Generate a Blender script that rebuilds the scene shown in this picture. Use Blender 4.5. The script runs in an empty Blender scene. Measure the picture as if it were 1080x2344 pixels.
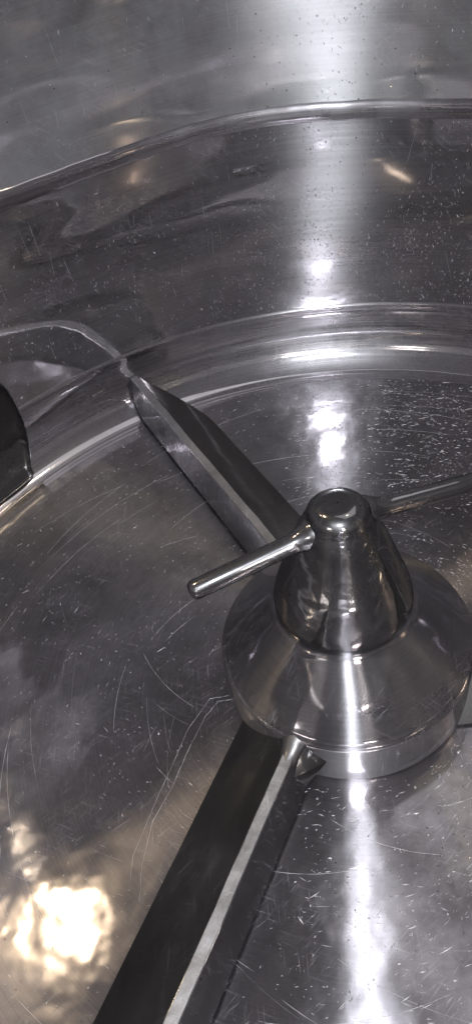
import bpy, bmesh, math, random
from mathutils import Vector, Matrix, noise
random.seed(7)
S = bpy.context.scene
COL = S.collection

# ------------------------------------------------------------------ camera
# metres; bowl axis = z axis, bowl floor at z = 0
cam = bpy.data.cameras.new("camera")
cam_o = bpy.data.objects.new("camera", cam)
COL.objects.link(cam_o)
_r = Vector((0.98908592, 0.05090907, -0.13826533))
_u = Vector((0.06199995, 0.70747765, 0.70401093))
_f = Vector((-0.13366017, 0.70489974, -0.69659982))
M4 = Matrix.Identity(4)
for i in range(3):
    M4[i][0], M4[i][1], M4[i][2] = _r[i], _u[i], -_f[i]
M4.translation = Vector((0.0, -0.25839835, 0.39553428))
cam_o.matrix_world = M4
cam.sensor_fit = 'VERTICAL'
cam.sensor_height = 36.0
cam.lens = 36.0 * 1721.6 / 2344.0
cam.clip_start = 0.005
cam.clip_end = 100
S.camera = cam_o

# ------------------------------------------------------------------ world, lamps, exposure
W = bpy.data.worlds.new("World")
S.world = W
W.use_nodes = True
bg = W.node_tree.nodes['Background']
bg.inputs[0].default_value = (0.92, 0.87, 0.96, 1)
bg.inputs[1].default_value = 0.085

def lamp(name, loc, target, size, power, color, size_y=None, spread=180):
    L = bpy.data.lights.new(name, 'AREA')
    L.shape = 'RECTANGLE' if size_y else 'DISK'
    L.size = size
    if size_y:
        L.size_y = size_y
    L.energy = power
    L.color = color
    L.spread = math.radians(spread)
    o = bpy.data.objects.new(name, L)
    COL.objects.link(o)
    o.location = loc
    d = Vector(target) - Vector(loc)
    o.rotation_euler = d.to_track_quat('-Z', 'Y').to_euler()
    return o

# cool white hand lamp just above the viewer
lamp("work_lamp", (0.004, -0.285, 0.45), (0.0, 0.05, 0.05), 0.050, 1.75, (0.91, 0.95, 1.0))
# warm kitchen lamps: one overhead, two further down the room, plus one added broad neutral fill light
lamp("ceiling_or_fill_lamp", (-0.72, 0.30, 1.55), (0, 0, 0), 0.10, 1.9, (1.0, 0.78, 0.50), 0.13)
lamp("ceiling_or_fill_lamp", (-1.08, 0.42, 1.60), (0, 0, 0), 0.07, 0.4, (1.0, 0.82, 0.58), 0.09)
lamp("ceiling_or_fill_lamp", (0.38, 0.42, 1.60), (0, 0, 0), 0.065, 0.7, (1.0, 0.84, 0.58), 0.08)
lamp("room_lamp", (-0.50, 2.40, 1.55), (0, 0, 0.1), 0.34, 28.0, (1.0, 0.95, 0.87), 0.30)
lamp("room_lamp", (1.25, 2.35, 1.60), (0, 0, 0.1), 0.60, 12.0, (1.0, 0.95, 0.87), 0.26)
lamp("ceiling_or_fill_lamp", (0.48, 0.42, 1.60), (0, 0, 0), 0.85, 1.5, (0.97, 0.97, 1.0), 1.0)  # added fill, puts a soft sheen on the right of the floor

S.view_settings.view_transform = 'Standard'
S.view_settings.look = 'None'
S.view_settings.exposure = 0.32
S.view_settings.gamma = 1.0
S.view_settings.use_curve_mapping = False
S.render.engine = 'CYCLES'
S.cycles.max_bounces = 12
S.cycles.glossy_bounces = 10
S.cycles.sample_clamp_indirect = 12.0

# ------------------------------------------------------------------ node helpers
class NT:
    def __init__(s, name):
        s.m = bpy.data.materials.new(name)
        s.m.use_nodes = True
        s.t = s.m.node_tree
        s.t.nodes.clear()
    def n(s, typ, **kw):
        nd = s.t.nodes.new(typ)
        for k, v in kw.items():
            setattr(nd, k, v)
        return nd
    def l(s, a, b):
        s.t.links.new(a, b)
    def put(s, sock, v):
        if isinstance(v, bpy.types.NodeSocket):
            s.l(v, sock)
        else:
            sock.default_value = v
    def math(s, op, a, b=0.0, c=None, clamp=False):
        nd = s.n('ShaderNodeMath', operation=op)
        nd.use_clamp = clamp
        s.put(nd.inputs[0], a)
        s.put(nd.inputs[1], b)
        if c is not None:
            s.put(nd.inputs[2], c)
        return nd.outputs[0]
    def mapr(s, v, a, b, c, d):
        nd = s.n('ShaderNodeMapRange', clamp=True)
        s.put(nd.inputs[0], v)
        for i, q in enumerate((a, b, c, d)):
            nd.inputs[i + 1].default_value = q
        return nd.outputs[0]
    def mapping(s, vec, loc=(0, 0, 0), rot=(0, 0, 0), sc=(1, 1, 1)):
        nd = s.n('ShaderNodeMapping')
        s.l(vec, nd.inputs[0])
        nd.inputs[1].default_value = loc
        nd.inputs[2].default_value = rot
        nd.inputs[3].default_value = sc
        return nd.outputs[0]
    def noise(s, vec, scale, detail=3, rough=0.5, dist=0.0, dim='3D'):
        nd = s.n('ShaderNodeTexNoise', noise_dimensions=dim)
        s.l(vec, nd.inputs['Vector'])
        nd.inputs['Scale'].default_value = scale
        nd.inputs['Detail'].default_value = detail
        nd.inputs['Roughness'].default_value = rough
        nd.inputs['Distortion'].default_value = dist
        return nd.outputs[0], nd.outputs[1]

def steel(name, base=(0.56, 0.55, 0.56), mirror=0.10, rough=0.37, aniso=0.0, mix=0.5, coord='Object',
          wave=(7.0, 0.0), brush=0.0, dirt=0.25, micro=0.0, stretch=(1, 1, 1), k1=0.5, scuff=0.0, grain=1.6, haze=0.0, wdet=2):
    """worn stainless steel: a clear polished sheen under a brushed, scattering one, unevenly worn and scuffed"""
    N = NT(name)
    tc = N.n('ShaderNodeTexCoord')
    P = tc.outputs['UV'] if coord == 'UV' else tc.outputs['Object']
    uv = tc.outputs['UV']
    n1, _ = N.noise(P, 14.0, 8, 0.72)
    tonev = N.mapr(n1, 0.32, 0.68, 1.0 - dirt, 1.0)
    mixc = N.n('ShaderNodeMix', data_type='RGBA', blend_type='MIX')
    N.l(tonev, mixc.inputs[0])
    mixc.inputs[6].default_value = (0, 0, 0, 1)
    mixc.inputs[7].default_value = (*base, 1)
    def bump(h):
        bp = N.n('ShaderNodeBump')
        bp.inputs['Strength'].default_value = 1.0
        bp.inputs['Distance'].default_value = 1.0
        N.l(h, bp.inputs['Height'])
        return bp.outputs[0]
    w1, _ = N.noise(N.mapping(P, sc=stretch), wave[0], wdet, 0.4)
    height = N.math('MULTIPLY', w1, max(wave[1], 1e-6))
    nrm1 = nrm2 = bump(height)
    if micro > 0:
        m1, _ = N.noise(P, 700.0 * grain, 2, 0.7)
        nrm2 = bump(N.math('ADD', height, N.math('MULTIPLY', m1, micro)))
    g1 = N.n('ShaderNodeBsdfAnisotropic', distribution='GGX')
    g2 = N.n('ShaderNodeBsdfAnisotropic', distribution='MULTI_GGX')
    for g, nr in ((g1, nrm1), (g2, nrm2)):
        N.l(mixc.outputs[2], g.inputs['Color'])
        N.l(nr, g.inputs['Normal'])
    N.l(N.mapr(n1, 0.3, 0.7, mirror * 1.6, mirror * 0.6), g1.inputs['Roughness'])
    g2.inputs['Roughness'].default_value = rough
    if aniso > 0:
        tg = N.n('ShaderNodeTangent', direction_type='UV_MAP')
        tg.uv_map = 'UVMap'
        for g, k in ((g1, k1), (g2, 1.0)):
            N.l(tg.outputs[0], g.inputs['Tangent'])
            g.inputs['Anisotropy'].default_value = aniso * k
            g.inputs['Rotation'].default_value = 0.0
    fac = N.mapr(n1, 0.3, 0.7, min(1, mix + 0.18), max(0, mix - 0.18))
    if brush > 0:
        b1, _ = N.noise(N.mapping(uv, sc=(5.0, 900.0, 1)), 1.0, 3, 0.65, 0.0, '2D')
        fac = N.math('MULTIPLY_ADD', N.math('SUBTRACT', b1, 0.5), brush, fac, clamp=True)
    mx = N.n('ShaderNodeMixShader')
    N.l(fac, mx.inputs[0]); N.l(g1.outputs[0], mx.inputs[1]); N.l(g2.outputs[0], mx.inputs[2])
    last = mx.outputs[0]
    if scuff > 0:
        # net of hair scratches running in several directions, thicker in some places than others
        lines = None
        for i, (rot, sx, sy) in enumerate(((0.30, 45, 1500), (-0.65, 60, 1300), (1.45, 50, 1600), (2.3, 80, 1300))):
            v = N.mapping(P, loc=(i * 1.7, i * 0.9, 0), rot=(0, 0, rot))
            q, _ = N.noise(N.mapping(v, sc=(sx, sy, sx)), 1.0, 1, 0.5)
            q = N.mapr(q, 0.64, 0.78, 0.0, 1.0)
            lines = q if lines is None else N.math('MAXIMUM', lines, q)
        pt, _ = N.noise(P, 26.0, 3, 0.6)
        lines = N.math('MULTIPLY', lines, N.mapr(pt, 0.42, 0.66, 0.05, 1.0))
        lines = N.math('ADD', lines, N.mapr(n1, 0.3, 0.7, haze * 2.2, 0.0))
        rgh = N.n('ShaderNodeBsdfDiffuse')
        rgh.inputs[0].default_value = (base[0] * 1.1, base[1] * 1.1, base[2] * 1.1, 1)
        mx2 = N.n('ShaderNodeMixShader')
        N.l(N.math('MULTIPLY', lines, scuff, clamp=True), mx2.inputs[0])
        N.l(last, mx2.inputs[1]); N.l(rgh.outputs[0], mx2.inputs[2])
        last = mx2.outputs[0]
    out = N.n('ShaderNodeOutputMaterial')
    N.l(last, out.inputs[0])
    return N.m

# ------------------------------------------------------------------ mesh helpers
def empty(name, label, cat, loc=(0, 0, 0), rz=0.0, group=None):
    o = bpy.data.objects.new(name, None)
    COL.objects.link(o)
    o.location = loc
    o.rotation_euler = (0, 0, rz)
    o["label"] = label
    o["category"] = cat
    if group:
        o["group"] = group
    return o

def link(name, me, mat, parent=None, sharp=35):
    o = bpy.data.objects.new(name, me)
    COL.objects.link(o)
    me.materials.append(mat)
    for p in me.polygons:
        p.use_smooth = True
    me.set_sharp_from_angle(angle=math.radians(sharp))
    if parent:
        o.parent = parent
    return o

def lathe(name, prof, mat, parent, seg=192, uvr=0.333, jit=None, sharp=35):
    """revolve (r, z) points round z; UV = (azimuth * uvr, arc length) in metres"""
    vs, fs = [], []
    n = len(prof)
    arc = [0.0]
    for i in range(1, n):
        arc.append(arc[-1] + math.dist(prof[i], prof[i - 1]))
    for i in range(seg):
        a = 2 * math.pi * i / seg
        for j, (r, z) in enumerate(prof):
            if jit:
                r, z = jit(a, j, r, z)
            vs.append((r * math.cos(a), r * math.sin(a), z))
    for i in range(seg):
        k = (i + 1) % seg
        for j in range(n - 1):
            fs.append((i * n + j, k * n + j, k * n + j + 1, i * n + j + 1))
    me = bpy.data.meshes.new(name)
    me.from_pydata(vs, [], fs)
    ul = me.uv_layers.new(name='UVMap')
    for p in me.polygons:
        i = p.index // (n - 1)
        j = p.index % (n - 1)
        u0 = 2 * math.pi * i / seg * uvr
        u1 = 2 * math.pi * (i + 1) / seg * uvr
        for li, (u, jj) in zip(p.loop_indices, ((u0, j), (u1, j), (u1, j + 1), (u0, j + 1))):
            ul.data[li].uv = (u, arc[jj])
    return link(name, me, mat, parent, sharp)

def prism(name, rings, mat, parent, cap=True, sharp=35, bevel=0.0):
    """loft through closed rings of equal point count"""
    n = len(rings[0])
    vs = [v for r in rings for v in r]
    fs = []
    for i in range(len(rings) - 1):
        for j in range(n):
            k = (j + 1) % n
            fs.append((i * n + j, i * n + k, (i + 1) * n + k, (i + 1) * n + j))
    if cap:
        fs.append(tuple(range(n))[::-1])
        fs.append(tuple(range((len(rings) - 1) * n, len(rings) * n)))
    me = bpy.data.meshes.new(name)
    me.from_pydata(vs, [], fs)
    bm = bmesh.new()
    bm.from_mesh(me)
    bmesh.ops.recalc_face_normals(bm, faces=bm.faces)
    bm.to_mesh(me)
    bm.free()
    o = link(name, me, mat, parent, sharp)
    if bevel:
        b = o.modifiers.new('bevel', 'BEVEL')
        b.width = bevel
        b.segments = 3
        b.limit_method = 'ANGLE'
        b.angle_limit = math.radians(30)
        b.harden_normals = True
    return o

def tube(name, pts, rads, mat, parent, seg=20):
    """round bar along pts with a radius at each, ends closed"""
    rings = []
    for i, p in enumerate(pts):
        a = pts[max(i - 1, 0)]
        b = pts[min(i + 1, len(pts) - 1)]
        t = (Vector(b) - Vector(a)).normalized()
        s = t.cross(Vector((0, 0, 1)))
        if s.length < 1e-4:
            s = Vector((1, 0, 0))
        s.normalize()
        w = s.cross(t)
        rings.append([Vector(p) + (s * math.cos(q) + w * math.sin(q)) * rads[i]
                      for q in [2 * math.pi * k / seg for k in range(seg)]])
    return prism(name, rings, mat, parent, sharp=60)

# ------------------------------------------------------------------ materials
M_floor = steel("brushed_floor_steel", (0.56, 0.53, 0.56), 0.095, 0.38, 0.77, 0.46, brush=0.30, wave=(20.0, 0.0014), wdet=3, dirt=0.75, k1=0.30, micro=0.000014, scuff=0.34, haze=0.05)
M_cove = steel("polished_cove_steel", (0.64, 0.615, 0.64), 0.05, 0.34, 0.6, 0.28, 'UV', brush=0.35, wave=(9.0, 0.0003), k1=0.0, scuff=0.15, micro=0.00001)
M_wall = steel("worn_wall_steel", (0.66, 0.635, 0.66), 0.04, 0.38, 0.82, 0.30, 'UV', brush=0.25, wave=(9.0, 0.0017), stretch=(0.7, 2.4, 1), dirt=0.55, k1=0.0, micro=0.000014, scuff=0.30, haze=0.10, wdet=0.6)
M_upper = steel("dull_upper_wall_steel", (0.70, 0.69, 0.705), 0.06, 0.42, 0.82, 0.48, 'UV', brush=0.2, wave=(7.0, 0.0018), dirt=0.4, stretch=(0.8, 3, 1), micro=0.000012, scuff=0.32, k1=0.0, haze=0.36, wdet=1)
M_hub = steel("turned_hub_steel", (0.49, 0.475, 0.50), 0.05, 0.34, 0.78, 0.32, wave=(30.0, 0.0003), brush=0.18, dirt=0.5, k1=0.0, micro=0.00001, scuff=0.25, haze=0.05)
M_collar = steel("worn_collar_steel", (0.58, 0.565, 0.58), 0.07, 0.40, 0.62, 0.45, wave=(30.0, 0.0003), brush=0.2, dirt=0.4, k1=0.0, micro=0.00002, scuff=0.3, haze=0.06)
M_cast = steel("polished_cast_steel", (0.37, 0.365, 0.37), 0.06, 0.34, 0, 0.22, wave=(60.0, 0.0007), dirt=0.5, micro=0.00002, scuff=0.12)
M_bar = steel("polished_bar_steel", (0.42, 0.41, 0.42), 0.06, 0.34, 0, 0.25, wave=(60.0, 0.0004), dirt=0.45, micro=0.00002, scuff=0.10)
M_blade = steel("dull_dark_blade_steel", (0.25, 0.243, 0.235), 0.10, 0.46, 0, 0.45, wave=(20.0, 0.0008), dirt=0.65, micro=0.00003, scuff=0.22, haze=0.03)
M_web = steel("ground_web_steel", (0.50, 0.485, 0.50), 0.05, 0.44, 0, 0.26, wave=(25.0, 0.0007), dirt=0.55, micro=0.00004, scuff=0.25)
M_edge = steel("rough_ground_edge", (0.58, 0.56, 0.56), 0.25, 0.60, 0, 0.75, wave=(90.0, 0.0010), dirt=0.65, micro=0.00015, scuff=0.4)
M_weld = steel("weld_bead_steel", (0.48, 0.465, 0.46), 0.12, 0.42, 0, 0.45, wave=(90.0, 0.0012), dirt=0.5, micro=0.00005)
M_plate = steel("dark_plate_steel", (0.22, 0.21, 0.20), 0.10, 0.4, 0, 0.25, wave=(12.0, 0.0008), dirt=0.4)

# ------------------------------------------------------------------ bowl
RA, RW, ZC, ZS, ZT = 0.3033, 0.333, 0.0533, 0.2145, 0.350
def wall_r(z):
    """the wall leans in a little above the rounded corner, then stands upright"""
    t = max(0.0, min(z, 0.150) - ZC)
    return RW - 0.070 * (t - 0.3 * max(0.0, min(z, 0.150) - 0.10) ** 2 / 0.05)
RT = wall_r(ZS)
def seam_dz(a):
    return 0.0035 * math.cos(6 * (a - math.radians(98)))
bowl = empty("mixing_bowl", "round stainless steel mixing bowl with scratched floor and tall brushed wall", "bowl")

lathe("bowl_floor", [(0.004, 0.0)] + [(RA * i / 40, 0.0) for i in range(2, 41)], M_floor, bowl, seg=256)
cv = []
for i in range(25):
    a = math.pi / 2 * i / 24
    cv.append((RA + (RW - RA) * math.sin(a), ZC - ZC * math.cos(a)))
lip0 = [(RA - 0.0030, 0.0001), (RA - 0.0020, 0.00015), (RA - 0.0008, 0.00025), (RA + 0.0006, 0.0002)]
lip1 = [(RW - 0.0006, ZC - 0.0022), (RW - 0.0016, ZC - 0.0009), (RW - 0.0019, ZC + 0.0006), (RW - 0.0013, ZC + 0.0020), (RW + 0.0004, ZC + 0.0034)]
lathe("rounded_corner", lip0 + cv[2:-2] + lip1, M_cove, bowl, seg=256)
def wj(a, j, r, z):
    d = 0.0012 * noise.noise(Vector((math.cos(a) * 2.2, math.sin(a) * 2.2, z * 9)))
    k = min(1.0, (z - ZC) / 0.03)
    return r + d * k, z + seam_dz(a) * max(0.0, min(1.0, (z - ZC) / (ZS - ZC)))
lathe("lower_wall", [(wall_r(ZC + (ZS - ZC) * i / 24), ZC + (ZS - ZC) * i / 24) for i in range(25)], M_wall, bowl, seg=256, jit=wj)
lathe("upper_wall", [(RT - 0.0015, ZS + 0.001)] + [(RT - 0.0015 - 0.002 * i / 24, ZS + 0.003 + (ZT - ZS) * i / 24) for i in range(25)],
      M_upper, bowl, seg=256, jit=wj)
rp = [(RT - 0.0035 + 0.006 * (1 - math.cos(t)), ZT + 0.003 + 0.006 * math.sin(t)) for t in [math.pi * i / 12 for i in range(13)]]
lathe("rolled_rim", rp, M_upper, bowl, seg=192)
def sj(a, j, r, z):
    q = noise.noise(Vector((math.cos(a) * 6, math.sin(a) * 6, 0.3)))
    q2 = noise.noise(Vector((math.cos(a) * 25, math.sin(a) * 25, 0.7)))
    return r - 0.0008 * q, z + seam_dz(a) + 0.0010 * q + 0.0004 * q2
bead = [(RT + 0.0006 - 0.0042 * math.sin(t) ** 0.8, ZS - 0.0062 * math.cos(t) * (1.5 if t < math.pi / 2 else 0.8)) for t in [math.pi * i / 14 for i in range(15)]]
lathe("rolled_fold", bead, M_cove, bowl, seg=512, jit=sj, sharp=80)
# outer skin so the bowl has thickness
lathe("outer_shell", [(0.004, -0.004), (RA, -0.004)] + [(r + 0.004, z - 0.003) for r, z in cv[4:]] + [(RW + 0.012, ZS), (RW + 0.012, ZT)],
      M_upper, bowl, seg=128)

# ------------------------------------------------------------------ agitator
HUBR, HUBZ, CAPR, CAPZ = 0.0714, 0.0348, 0.0375, 0.0694
agit = empty("mixing_agitator", "three armed steel agitator with flared conical hub on the bowl floor", "agitator")
lathe("collar", [(HUBR - 0.0030, 0.0012), (HUBR - 0.0010, 0.0014), (HUBR - 0.0004, 0.0024), (HUBR - 0.0004, 0.012), (HUBR - 0.0004, 0.024), (HUBR - 0.0004, HUBZ - 0.0030), (HUBR - 0.0012, HUBZ - 0.0022), (HUBR - 0.0034, HUBZ - 0.0018), (HUBR - 0.0034, HUBZ)],
      M_collar, agit, seg=160)
sk = [(HUBR - 0.0034, HUBZ - 0.0006), (HUBR - 0.0004, HUBZ - 0.0006), (HUBR + 0.0006, HUBZ + 0.0002), (HUBR - 0.0002, HUBZ + 0.0022)]
for i in range(1, 17):
    t = i / 16
    r = HUBR - 0.0004 - (HUBR - 0.0004 - CAPR) * t
    z = HUBZ + 0.0022 + (CAPZ - HUBZ - 0.0022) * t
    sk.append((r, z))
sk[-1] = (CAPR + 0.0016, CAPZ - 0.0014)
sk += [(CAPR + 0.0014, CAPZ - 0.0002), (CAPR + 0.0006, CAPZ + 0.0008), (CAPR - 0.001, CAPZ + 0.0008), (CAPR - 0.008, CAPZ + 0.0006), (0.012, CAPZ + 0.0006)]
lathe("conical_skirt", sk, M_hub, agit, seg=160)

def cove_z(r):
    if r <= RA:
        return 0.0
    q = min(1.0, (r - RA) / (RW - RA))
    return ZC - ZC * math.sqrt(max(0, 1 - q * q))

def build_arm(az):
    """arm frame: x outward, y to the wide side (clockwise), z up"""
    d = Vector((math.cos(az), math.sin(az), 0))
    s = Vector((math.sin(az), -math.cos(az), 0))
    def W(x, y, z):
        return d * x + s * y + Vector((0, 0, z))
    arm = empty_part("blade_arm", agit)
    # upright web whose ground top edge catches the light
    x0, x1 = 0.060, 0.3292
    rings = []
    for i in range(31):
        x = x0 + (x1 - x0) * i / 30
        lift = max(0.0, cove_z(x) + 0.0035)
        zt = 0.0335
        lift = min(lift, zt - 0.004)
        wob = 0.0005 * noise.noise(Vector((x * 40, az, 0)))
        rings.append([W(x, -0.0052, lift), W(x, -0.0002 + wob, zt), W(x, 0.0064 + wob, zt + 0.0004), W(x, 0.0025, lift)])
    prism("upright_web", rings, M_web, arm, bevel=0.0006)
    strip = [[Vector(r[1]) + s * 0.0004 + Vector((0, 0, -0.001)), Vector(r[1]) + s * 0.0004 + Vector((0, 0, 0.0003 + 0.0003 * random.random())),
              Vector(r[2]) - s * (0.0004 + 0.0005 * random.random()) + Vector((0, 0, 0.0003 + 0.0003 * random.random())), Vector(r[2]) - s * 0.0004 + Vector((0, 0, -0.001))] for r in rings[1:]]
    prism("ground_edge", strip, M_edge, arm, bevel=0.0003)
    # wide sloping blade
    rings = []
    x0, x1 = 0.045, 0.3275
    for i in range(23):
        x = x0 + (x1 - x0) * i / 22
        yb = 0.0448
        if x > 0.268:
            q = (x - 0.268) / (x1 - 0.268)
            yb = 0.0448 - 0.036 * q ** 1.6
        rr = math.hypot(x, yb)
        lift = 0.0025 + cove_z(rr)
        zt = 0.0322
        k = (yb - 0.0066) / 0.0382
        zb = min(max(zt - (zt - 0.0025) * k, lift), zt - 0.0005)
        # slight belly across the plate
        ym, zm = (0.0066 + yb) / 2, (zt + zb) / 2 + 0.0008
        rings.append([W(x, 0.0066, zt), W(x, ym, zm), W(x, yb, zb), W(x, yb - 0.002, zb - 0.0018 if zb > 0.004 else zb - 0.0012),
                      W(x, ym - 0.002, zm - 0.0035), W(x, 0.0056, zt - 0.004)])
    prism("wide_blade", rings, M_blade, arm, bevel=0.0005)
    # small gusset between web and collar, and the weld on top of the joint
    A, B, Cc, T, Dp = W(.068, -.001, .0345), W(.086, -.0016, .0235), W(.081, -.0052, .0060), W(.0690, -.0140, .0200), W(.064, -.004, .010)
    me = bpy.data.meshes.new("gusset")
    me.from_pydata([A, B, Cc, T, Dp, W(.064, .004, .020)], [], [(0, 3, 1), (1, 3, 2), (2, 3, 4), (0, 5, 3), (3, 5, 4), (0, 1, 5), (1, 2, 5), (2, 4, 5)])
    bm = bmesh.new(); bm.from_mesh(me)
    bmesh.ops.recalc_face_normals(bm, faces=bm.faces)
    bmesh.ops.bevel(bm, geom=bm.edges[:], offset=0.0006, segments=2, affect='EDGES', profile=0.5)
    bm.to_mesh(me); bm.free()
    link("gusset", me, M_blade, arm, 60)
    wr = []
    for i in range(9):
        t = i / 8
        x = 0.064 + 0.022 * t
        hgt = 0.0405 - 0.0072 * t ** 0.7
        wd = 0.0085 * (1 - 0.62 * t) * (1 + 0.12 * noise.noise(Vector((t * 9, az, 2))))
        wr.append([W(x, 0.003 + wd * math.cos(q), hgt - 0.004 + (0.0042 + 0.0006 * noise.noise(Vector((t * 8, q, az)))) * math.sin(q)) for q in [math.pi * 2 * k / 12 for k in range(12)]])
    o = prism("weld_bead", wr, M_weld, arm, sharp=170)
    return arm

def empty_part(name, parent):
    o = bpy.data.objects.new(name, None)
    COL.objects.link(o)
    o.parent = parent
    return o

for az in (-112.3, 121.3, 4.6):
    build_arm(math.radians(az))

# ------------------------------------------------------------------ locking nut
nut = empty("locking_nut", "dark polished conical locking nut with two bar handles on the hub", "nut", (0, 0, CAPZ))
pr = [(0.030, 0.0012), (CAPR - 0.0015, 0.0012), (CAPR, 0.0024), (CAPR - 0.0001, 0.0055)]
ctrl = [(0.0366, 0.010), (0.0342, 0.018), (0.0310, 0.0275), (0.0277, 0.037), (0.0245, 0.046), (0.0216, 0.0535), (0.0194, 0.0585), (0.0177, 0.0618), (0.0162, 0.0640)]
for i in range(1, 10):
    t = math.pi / 2 * i / 9
    ctrl.append((max(0.0004, 0.0162 * math.cos(t) ** 0.9), 0.0640 + 0.0110 * math.sin(t) - 0.0022 * math.sin(t) ** 10))
pr += ctrl
def nj(a, j, r, z):
    q = noise.noise(Vector((math.cos(a) * 1.6, math.sin(a) * 1.6, z * 40)))
    return r * (1 + 0.022 * q * min(1, z / 0.01)), z
body = lathe("nut_body", pr, M_cast, nut, seg=128, jit=nj, sharp=50)
sb = body.modifiers.new('sub', 'SUBSURF')
sb.levels = sb.render_levels = 1
az = math.radians(24.0)
for sgn, z0, z1, L in ((-1, 0.0582, 0.0506, 0.0800), (1, 0.0600, 0.0506, 0.0800)):
    d = Vector((math.cos(az), math.sin(az), 0)) * sgn
    pts, rads = [], []
    for i in range(19):
        t = i / 18
        x = 0.010 + (L - 0.010) * t
        z = z0 + (z1 - z0) * t
        r = 0.0051 + 0.0045 * math.exp(-((x - 0.012) / 0.0075) ** 2) 
        if i >= 15:
            e = (i - 15) / 3
            x = L - 0.004 + 0.004 * math.sin(e * math.pi / 2)
            r = max(0.0005, 0.0051 * math.cos(e * math.pi / 2) ** 0.6)
            z = z0 + (z1 - z0) * (x - 0.010) / (L - 0.010)
        pts.append(d * x + Vector((0, 0, z)))
        rads.append(r)
    tube("handle_bar", pts, rads, M_bar, nut, 28)

# ------------------------------------------------------------------ dark rounded plate on the wall
def wall_point(az, t, off):
    """t = arc length up the bowl side from the floor edge, off = distance into the bowl"""
    best = None
    acc = 0.0
    pts = cv + [(wall_r(z), z) for z in (0.07, 0.09, 0.11, 0.13, 0.15)]
    for i in range(len(pts) - 1):
        L = math.dist(pts[i], pts[i + 1])
        if t <= acc + L or i == len(pts) - 2:
            k = (t - acc) / L
            tr, tz = (pts[i + 1][0] - pts[i][0]) / L, (pts[i + 1][1] - pts[i][1]) / L
            r = pts[i][0] + tr * L * k - tz * off
            z = pts[i][1] + tz * L * k + tr * off
            return (r * math.cos(az), r * math.sin(az), z)
        acc += L
def build_plate(th=0.0032):
    """rounded plate lying on the bowl side, outline in degrees round the axis and metres up the side"""
    key = [(142.6, .012), (141.3, .0205), (140.1, .032), (139.25, .0455), (138.85, .0585), (138.85, .075), (139.15, .087), (139.75, .099),
           (141.2, .111), (144.0, .120), (148.0, .124), (156, .125), (162, .122), (165.5, .113), (167.5, .098), (168, .080), (168, .050),
           (167, .028), (164, .016), (158, .012), (150, .012)]
    out = []
    n0 = len(key)
    for i in range(n0):                                   # smooth closed curve through the outline
        p = [key[(i + k) % n0] for k in (-1, 0, 1, 2)]
        for q in range(4):
            t = q / 4
            out.append(tuple(0.5 * (2 * p[1][c] + (p[2][c] - p[0][c]) * t + (2 * p[0][c] - 5 * p[1][c] + 4 * p[2][c] - p[3][c]) * t * t
                                    + (3 * p[1][c] - p[0][c] - 3 * p[2][c] + p[3][c]) * t ** 3) for c in (0, 1)))
    cx, cy = 153.5, 0.066
    scl = [(1.0, -0.002), (1.0, th - 0.0012), (0.993, th - 0.0003), (0.985, th)] + [(k / 12, th + 0.002 * (1 - k / 12)) for k in range(11, 0, -1)]
    vs, fs, n = [], [], len(out)
    for k, o in scl:
        for (x, y) in out:
            vs.append(wall_point(math.radians(cx + (x - cx) * k), max(0.004, cy + (y - cy) * k), o))
    for i in range(len(scl) - 1):
        for j in range(n):
            q = (j + 1) % n
            fs.append((i * n + j, i * n + q, (i + 1) * n + q, (i + 1) * n + j))
    fs.append(tuple(range((len(scl) - 1) * n, len(scl) * n)))
    me = bpy.data.meshes.new("dark_plate")
    me.from_pydata(vs, [], fs)
    bm = bmesh.new(); bm.from_mesh(me)
    bmesh.ops.recalc_face_normals(bm, faces=bm.faces)
    bm.to_mesh(me); bm.free()
    o = link("dark_plate", me, M_plate, None, 40)
    rim = tube("plate_rim", [wall_point(math.radians(cx + (x - cx) * 0.998), y, th) for x, y in out + out[:1]], [0.0005] * (n + 1), M_web, o, 8)
    o["label"] = "dark rounded steel plate low on the bowl wall"
    o["category"] = "gate"
build_plate()

# ------------------------------------------------------------------ scratches, dings and dried specks
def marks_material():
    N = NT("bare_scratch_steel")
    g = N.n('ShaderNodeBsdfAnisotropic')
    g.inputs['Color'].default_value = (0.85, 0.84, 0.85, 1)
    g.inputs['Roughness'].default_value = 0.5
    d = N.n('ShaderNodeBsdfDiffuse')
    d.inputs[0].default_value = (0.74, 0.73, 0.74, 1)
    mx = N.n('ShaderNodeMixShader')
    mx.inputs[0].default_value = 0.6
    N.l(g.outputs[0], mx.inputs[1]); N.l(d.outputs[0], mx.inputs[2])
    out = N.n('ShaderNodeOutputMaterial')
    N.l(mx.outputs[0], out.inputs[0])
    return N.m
def grime_material():
    N = NT("dark_grime")
    tc = N.n('ShaderNodeTexCoord')
    n1, _ = N.noise(tc.outputs['Object'], 300.0, 2)
    b = N.n('ShaderNodeBsdfPrincipled')
    mixc = N.n('ShaderNodeMix', data_type='RGBA')
    N.l(n1, mixc.inputs[0])
    mixc.inputs[6].default_value = (0.03, 0.026, 0.022, 1)
    mixc.inputs[7].default_value = (0.09, 0.07, 0.05, 1)
    N.l(mixc.outputs[2], b.inputs['Base Color'])
    b.inputs['Roughness'].default_value = 0.55
    out = N.n('ShaderNodeOutputMaterial')
    N.l(b.outputs[0], out.inputs[0])
    return N.m
M_mark, M_grime = marks_material(), grime_material()
M_drop = steel("dried_droplet_steel", (0.75, 0.74, 0.75), 0.14, 0.4, 0, 0.4, wave=(300.0, 0.0002), dirt=0.3, scuff=0.3, haze=0.5)

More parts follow.
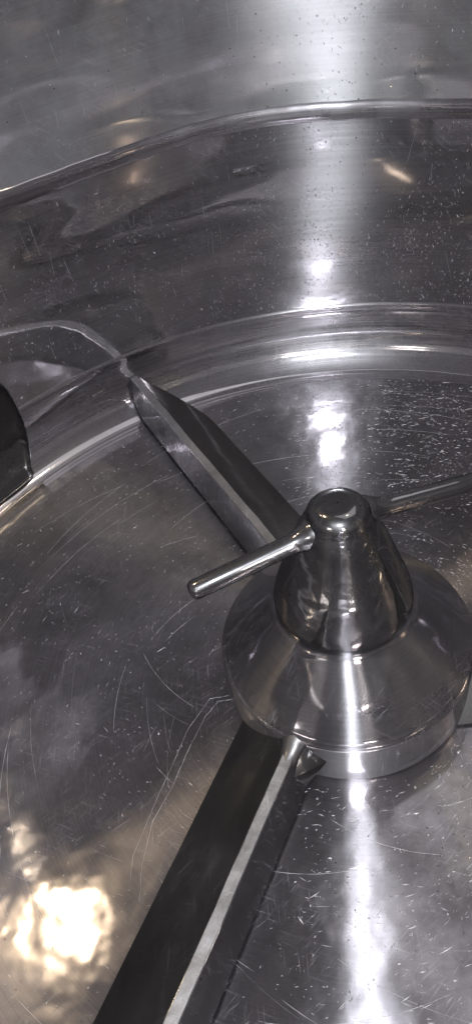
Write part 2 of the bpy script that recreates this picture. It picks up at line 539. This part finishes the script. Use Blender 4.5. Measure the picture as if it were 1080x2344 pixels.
FLOOR_CURVES = [[(-0.0676, -0.0183), (-0.0783, -0.0195), (-0.0855, -0.0295), (-0.094, -0.0517), (-0.1006, -0.0725), (-0.1093, -0.092), (-0.1121, -0.1148), (-0.1107, -0.1359)], [(-0.0718, -0.0158), (-0.0838, -0.0178), (-0.0953, -0.0379), (-0.1011, -0.057), (-0.1103, -0.0848), (-0.1175, -0.1104), (-0.1172, -0.1277)]]

class Marks:
    """many tiny slivers: p(u, v) puts surface metres on the surface, h lifts along the normal"""
    def __init__(s, fn):
        s.fn, s.v, s.f = fn, [], []
    def sliver(s, u, v, ang, L, w, h=0.00012):
        c, q = math.cos(ang), math.sin(ang)
        b = len(s.v)
        k = random.uniform(-0.25, 0.25) * L
        for x, y, z in ((-L / 2, 0, 0), (0, w / 2 + k * .12, 0), (L / 2, 0, 0), (0, -w / 2 + k * .12, 0), (-L * .15, 0, h), (L * .2, 0, h)):
            s.v.append(s.fn(u + x * c - y * q, v + x * q + y * c, z))
        for t in ((0, 1, 4), (1, 5, 4), (1, 2, 5), (2, 3, 5), (3, 4, 5), (3, 0, 4)):
            s.f.append(tuple(b + i for i in t))
    def dot(s, u, v, r, h):
        b = len(s.v)
        a0 = random.random() * 6
        for i in range(7):
            rr = r * random.uniform(0.6, 1.15)
            a = a0 + i * 2 * math.pi / 7
            s.v.append(s.fn(u + rr * math.cos(a), v + rr * math.sin(a), 0))
        for i in range(7):
            a = a0 + i * 2 * math.pi / 7
            s.v.append(s.fn(u + r * .5 * math.cos(a), v + r * .5 * math.sin(a), h))
        for i in range(7):
            k = (i + 1) % 7
            s.f.append((b + i, b + k, b + 7 + k, b + 7 + i))
        s.f.append(tuple(b + 7 + i for i in range(7)))
    def line(s, pts, w, h=0.00008):
        b = len(s.v)
        n = len(pts)
        for i, (u, v) in enumerate(pts):
            a = pts[max(i - 1, 0)]; c = pts[min(i + 1, n - 1)]
            dx, dy = c[0] - a[0], c[1] - a[1]
            L = math.hypot(dx, dy) or 1
            ww = w * random.uniform(0.3, 1.0) * (0.15 if i in (0, n - 1) else 1)
            s.v.append(s.fn(u - dy / L * ww / 2, v + dx / L * ww / 2, h * .3))
            s.v.append(s.fn(u, v, h))
            s.v.append(s.fn(u + dy / L * ww / 2, v - dx / L * ww / 2, h * .3))
        for i in range(n - 1):
            for k in (0, 1):
                s.f.append((b + i * 3 + k, b + i * 3 + k + 1, b + i * 3 + k + 4, b + i * 3 + k + 3))
    def build(s, name, mat, parent):
        me = bpy.data.meshes.new(name)
        me.from_pydata(s.v, [], s.f)
        bm = bmesh.new(); bm.from_mesh(me)
        bmesh.ops.recalc_face_normals(bm, faces=bm.faces)
        bm.to_mesh(me); bm.free()
        o = bpy.data.objects.new(name, me)
        COL.objects.link(o)
        me.materials.append(mat)
        o.parent = parent
        o["kind"] = "stuff"
        return o

def fl(x, y, h):
    return (x, y, 0.00002 + h)
def wl(u, v, h):
    a = u / RW
    rr = wall_r(v) if v < ZS else RT - 0.0015 - 0.002 * (v - ZS) / (ZT - ZS)
    r0, _ = wj(a, 0, rr, v)
    r0 -= 0.0001 + h
    return (r0 * math.cos(a), r0 * math.sin(a), v)
def dens(x, y, k, seed):
    return 0.5 + 0.5 * noise.noise(Vector((x * k, y * k, seed)))

# floor
bright, dark, drops = Marks(fl), Marks(fl), Marks(fl)
cnt = 0
while cnt < 11000:
    a = random.uniform(0, 2 * math.pi)
    r = math.sqrt(random.uniform(0.075 ** 2, 0.30 ** 2))
    x, y = r * math.cos(a), r * math.sin(a)
    dn = dens(x, y, 22, 1.0) * dens(x, y, 70, 5.0) * 2.2
    dn *= 1.25 if x > -0.03 else 0.30
    if random.random() > dn:
        continue
    cnt += 1
    tan = a + math.pi / 2
    ty = random.random()
    if ty < 0.55:
        L = min(0.009, random.lognormvariate(-6.4, 0.55))
        bright.sliver(x, y, tan + random.gauss(0.25, 0.35), L * (1.25 if x > -.03 else 1), min(.0008, random.lognormvariate(-8.35 if x > -.03 else -8.7, .5)), .0002)
    elif ty < 0.75:
        bright.sliver(x, y, random.uniform(0, 3.14), random.lognormvariate(-6.7, .5), min(.0006, random.lognormvariate(-8.5, .45)), .0002)
    elif ty < 0.92:
        drops.dot(x, y, min(.0010, random.lognormvariate(-7.9, .45)), .00035)
    else:
        (dark.dot(x, y, random.uniform(.00025, .0006), .0002) if random.random() < .6 else
         dark.sliver(x, y, random.uniform(0, 3.14), random.uniform(.001, .003), .0004))
# long rub arcs round the hub
for i in range(110):
    r = random.uniform(0.09, 0.30)
    a0 = random.uniform(0, 2 * math.pi)
    sp = random.uniform(0.08, 0.55)
    dr = random.gauss(0, 0.012)
    n = max(6, int(sp * 40))
    bright.line([((r + dr * k / n) * math.cos(a0 + sp * k / n), (r + dr * k / n) * math.sin(a0 + sp * k / n)) for k in range(n + 1)],
                random.uniform(.00006, .00022))
for px in FLOOR_CURVES:  # two pale curved lines laid on the floor beside one arm
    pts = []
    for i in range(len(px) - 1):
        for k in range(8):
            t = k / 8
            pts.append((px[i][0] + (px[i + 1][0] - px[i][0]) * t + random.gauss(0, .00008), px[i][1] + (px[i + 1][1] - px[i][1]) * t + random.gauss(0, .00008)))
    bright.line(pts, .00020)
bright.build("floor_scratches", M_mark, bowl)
drops.build("floor_droplets", M_drop, bowl)
dark.build("floor_grime_specks", M_grime, bowl)

# wall, densest where the food rubs low on it
bright, dark, drops = Marks(wl), Marks(wl), Marks(wl)
cnt = 0
while cnt < 6500:
    a = random.uniform(math.radians(40), math.radians(165)) if random.random() < .8 else random.uniform(0, 2 * math.pi)
    z = random.uniform(ZC + .004, 0.335)
    u = a * RW
    dn = dens(u, z, 20, 9.0) * dens(u, z, 60, 3.0) * 2.0
    dn *= (1.0 if z < 0.16 else 0.42 if z < ZS else 0.30) * (1.3 if a < 1.75 else 0.45)
    if random.random() > dn or abs(z - ZS) < .005:
        continue
    cnt += 1
    ty = random.random()
    if ty < 0.35:
        bright.sliver(u, z, random.gauss(1.57, 0.45), random.uniform(.001, .004), min(.0007, random.lognormvariate(-8.25, .45)), .0002)
    elif ty < 0.50:
        bright.sliver(u, z, random.uniform(0, 3.14), random.lognormvariate(-6.7, .5), min(.0006, random.lognormvariate(-8.5, .45)), .0002)
    elif ty < 0.85:
        drops.dot(u, z, min(.0010, random.lognormvariate(-7.9, .45)), .00035)
    else:
        dark.dot(u, z, random.uniform(.00025, .00065), .0002)
for i in range(70):
    a = random.uniform(math.radians(45), math.radians(150)) * RW
    z = random.uniform(0.09, 0.30)
    L = random.uniform(.008, .028)
    if abs(z - ZS) < .03:
        continue
    sl = random.gauss(0, .12)
    bright.line([(a + sl * L * k / 6, z + L * k / 6 - L / 2) for k in range(7)], random.uniform(.0001, .00022))
bright.build("wall_scratches", M_mark, bowl)
drops.build("wall_droplets", M_drop, bowl)
dark.build("wall_grime_specks", M_grime, bowl)
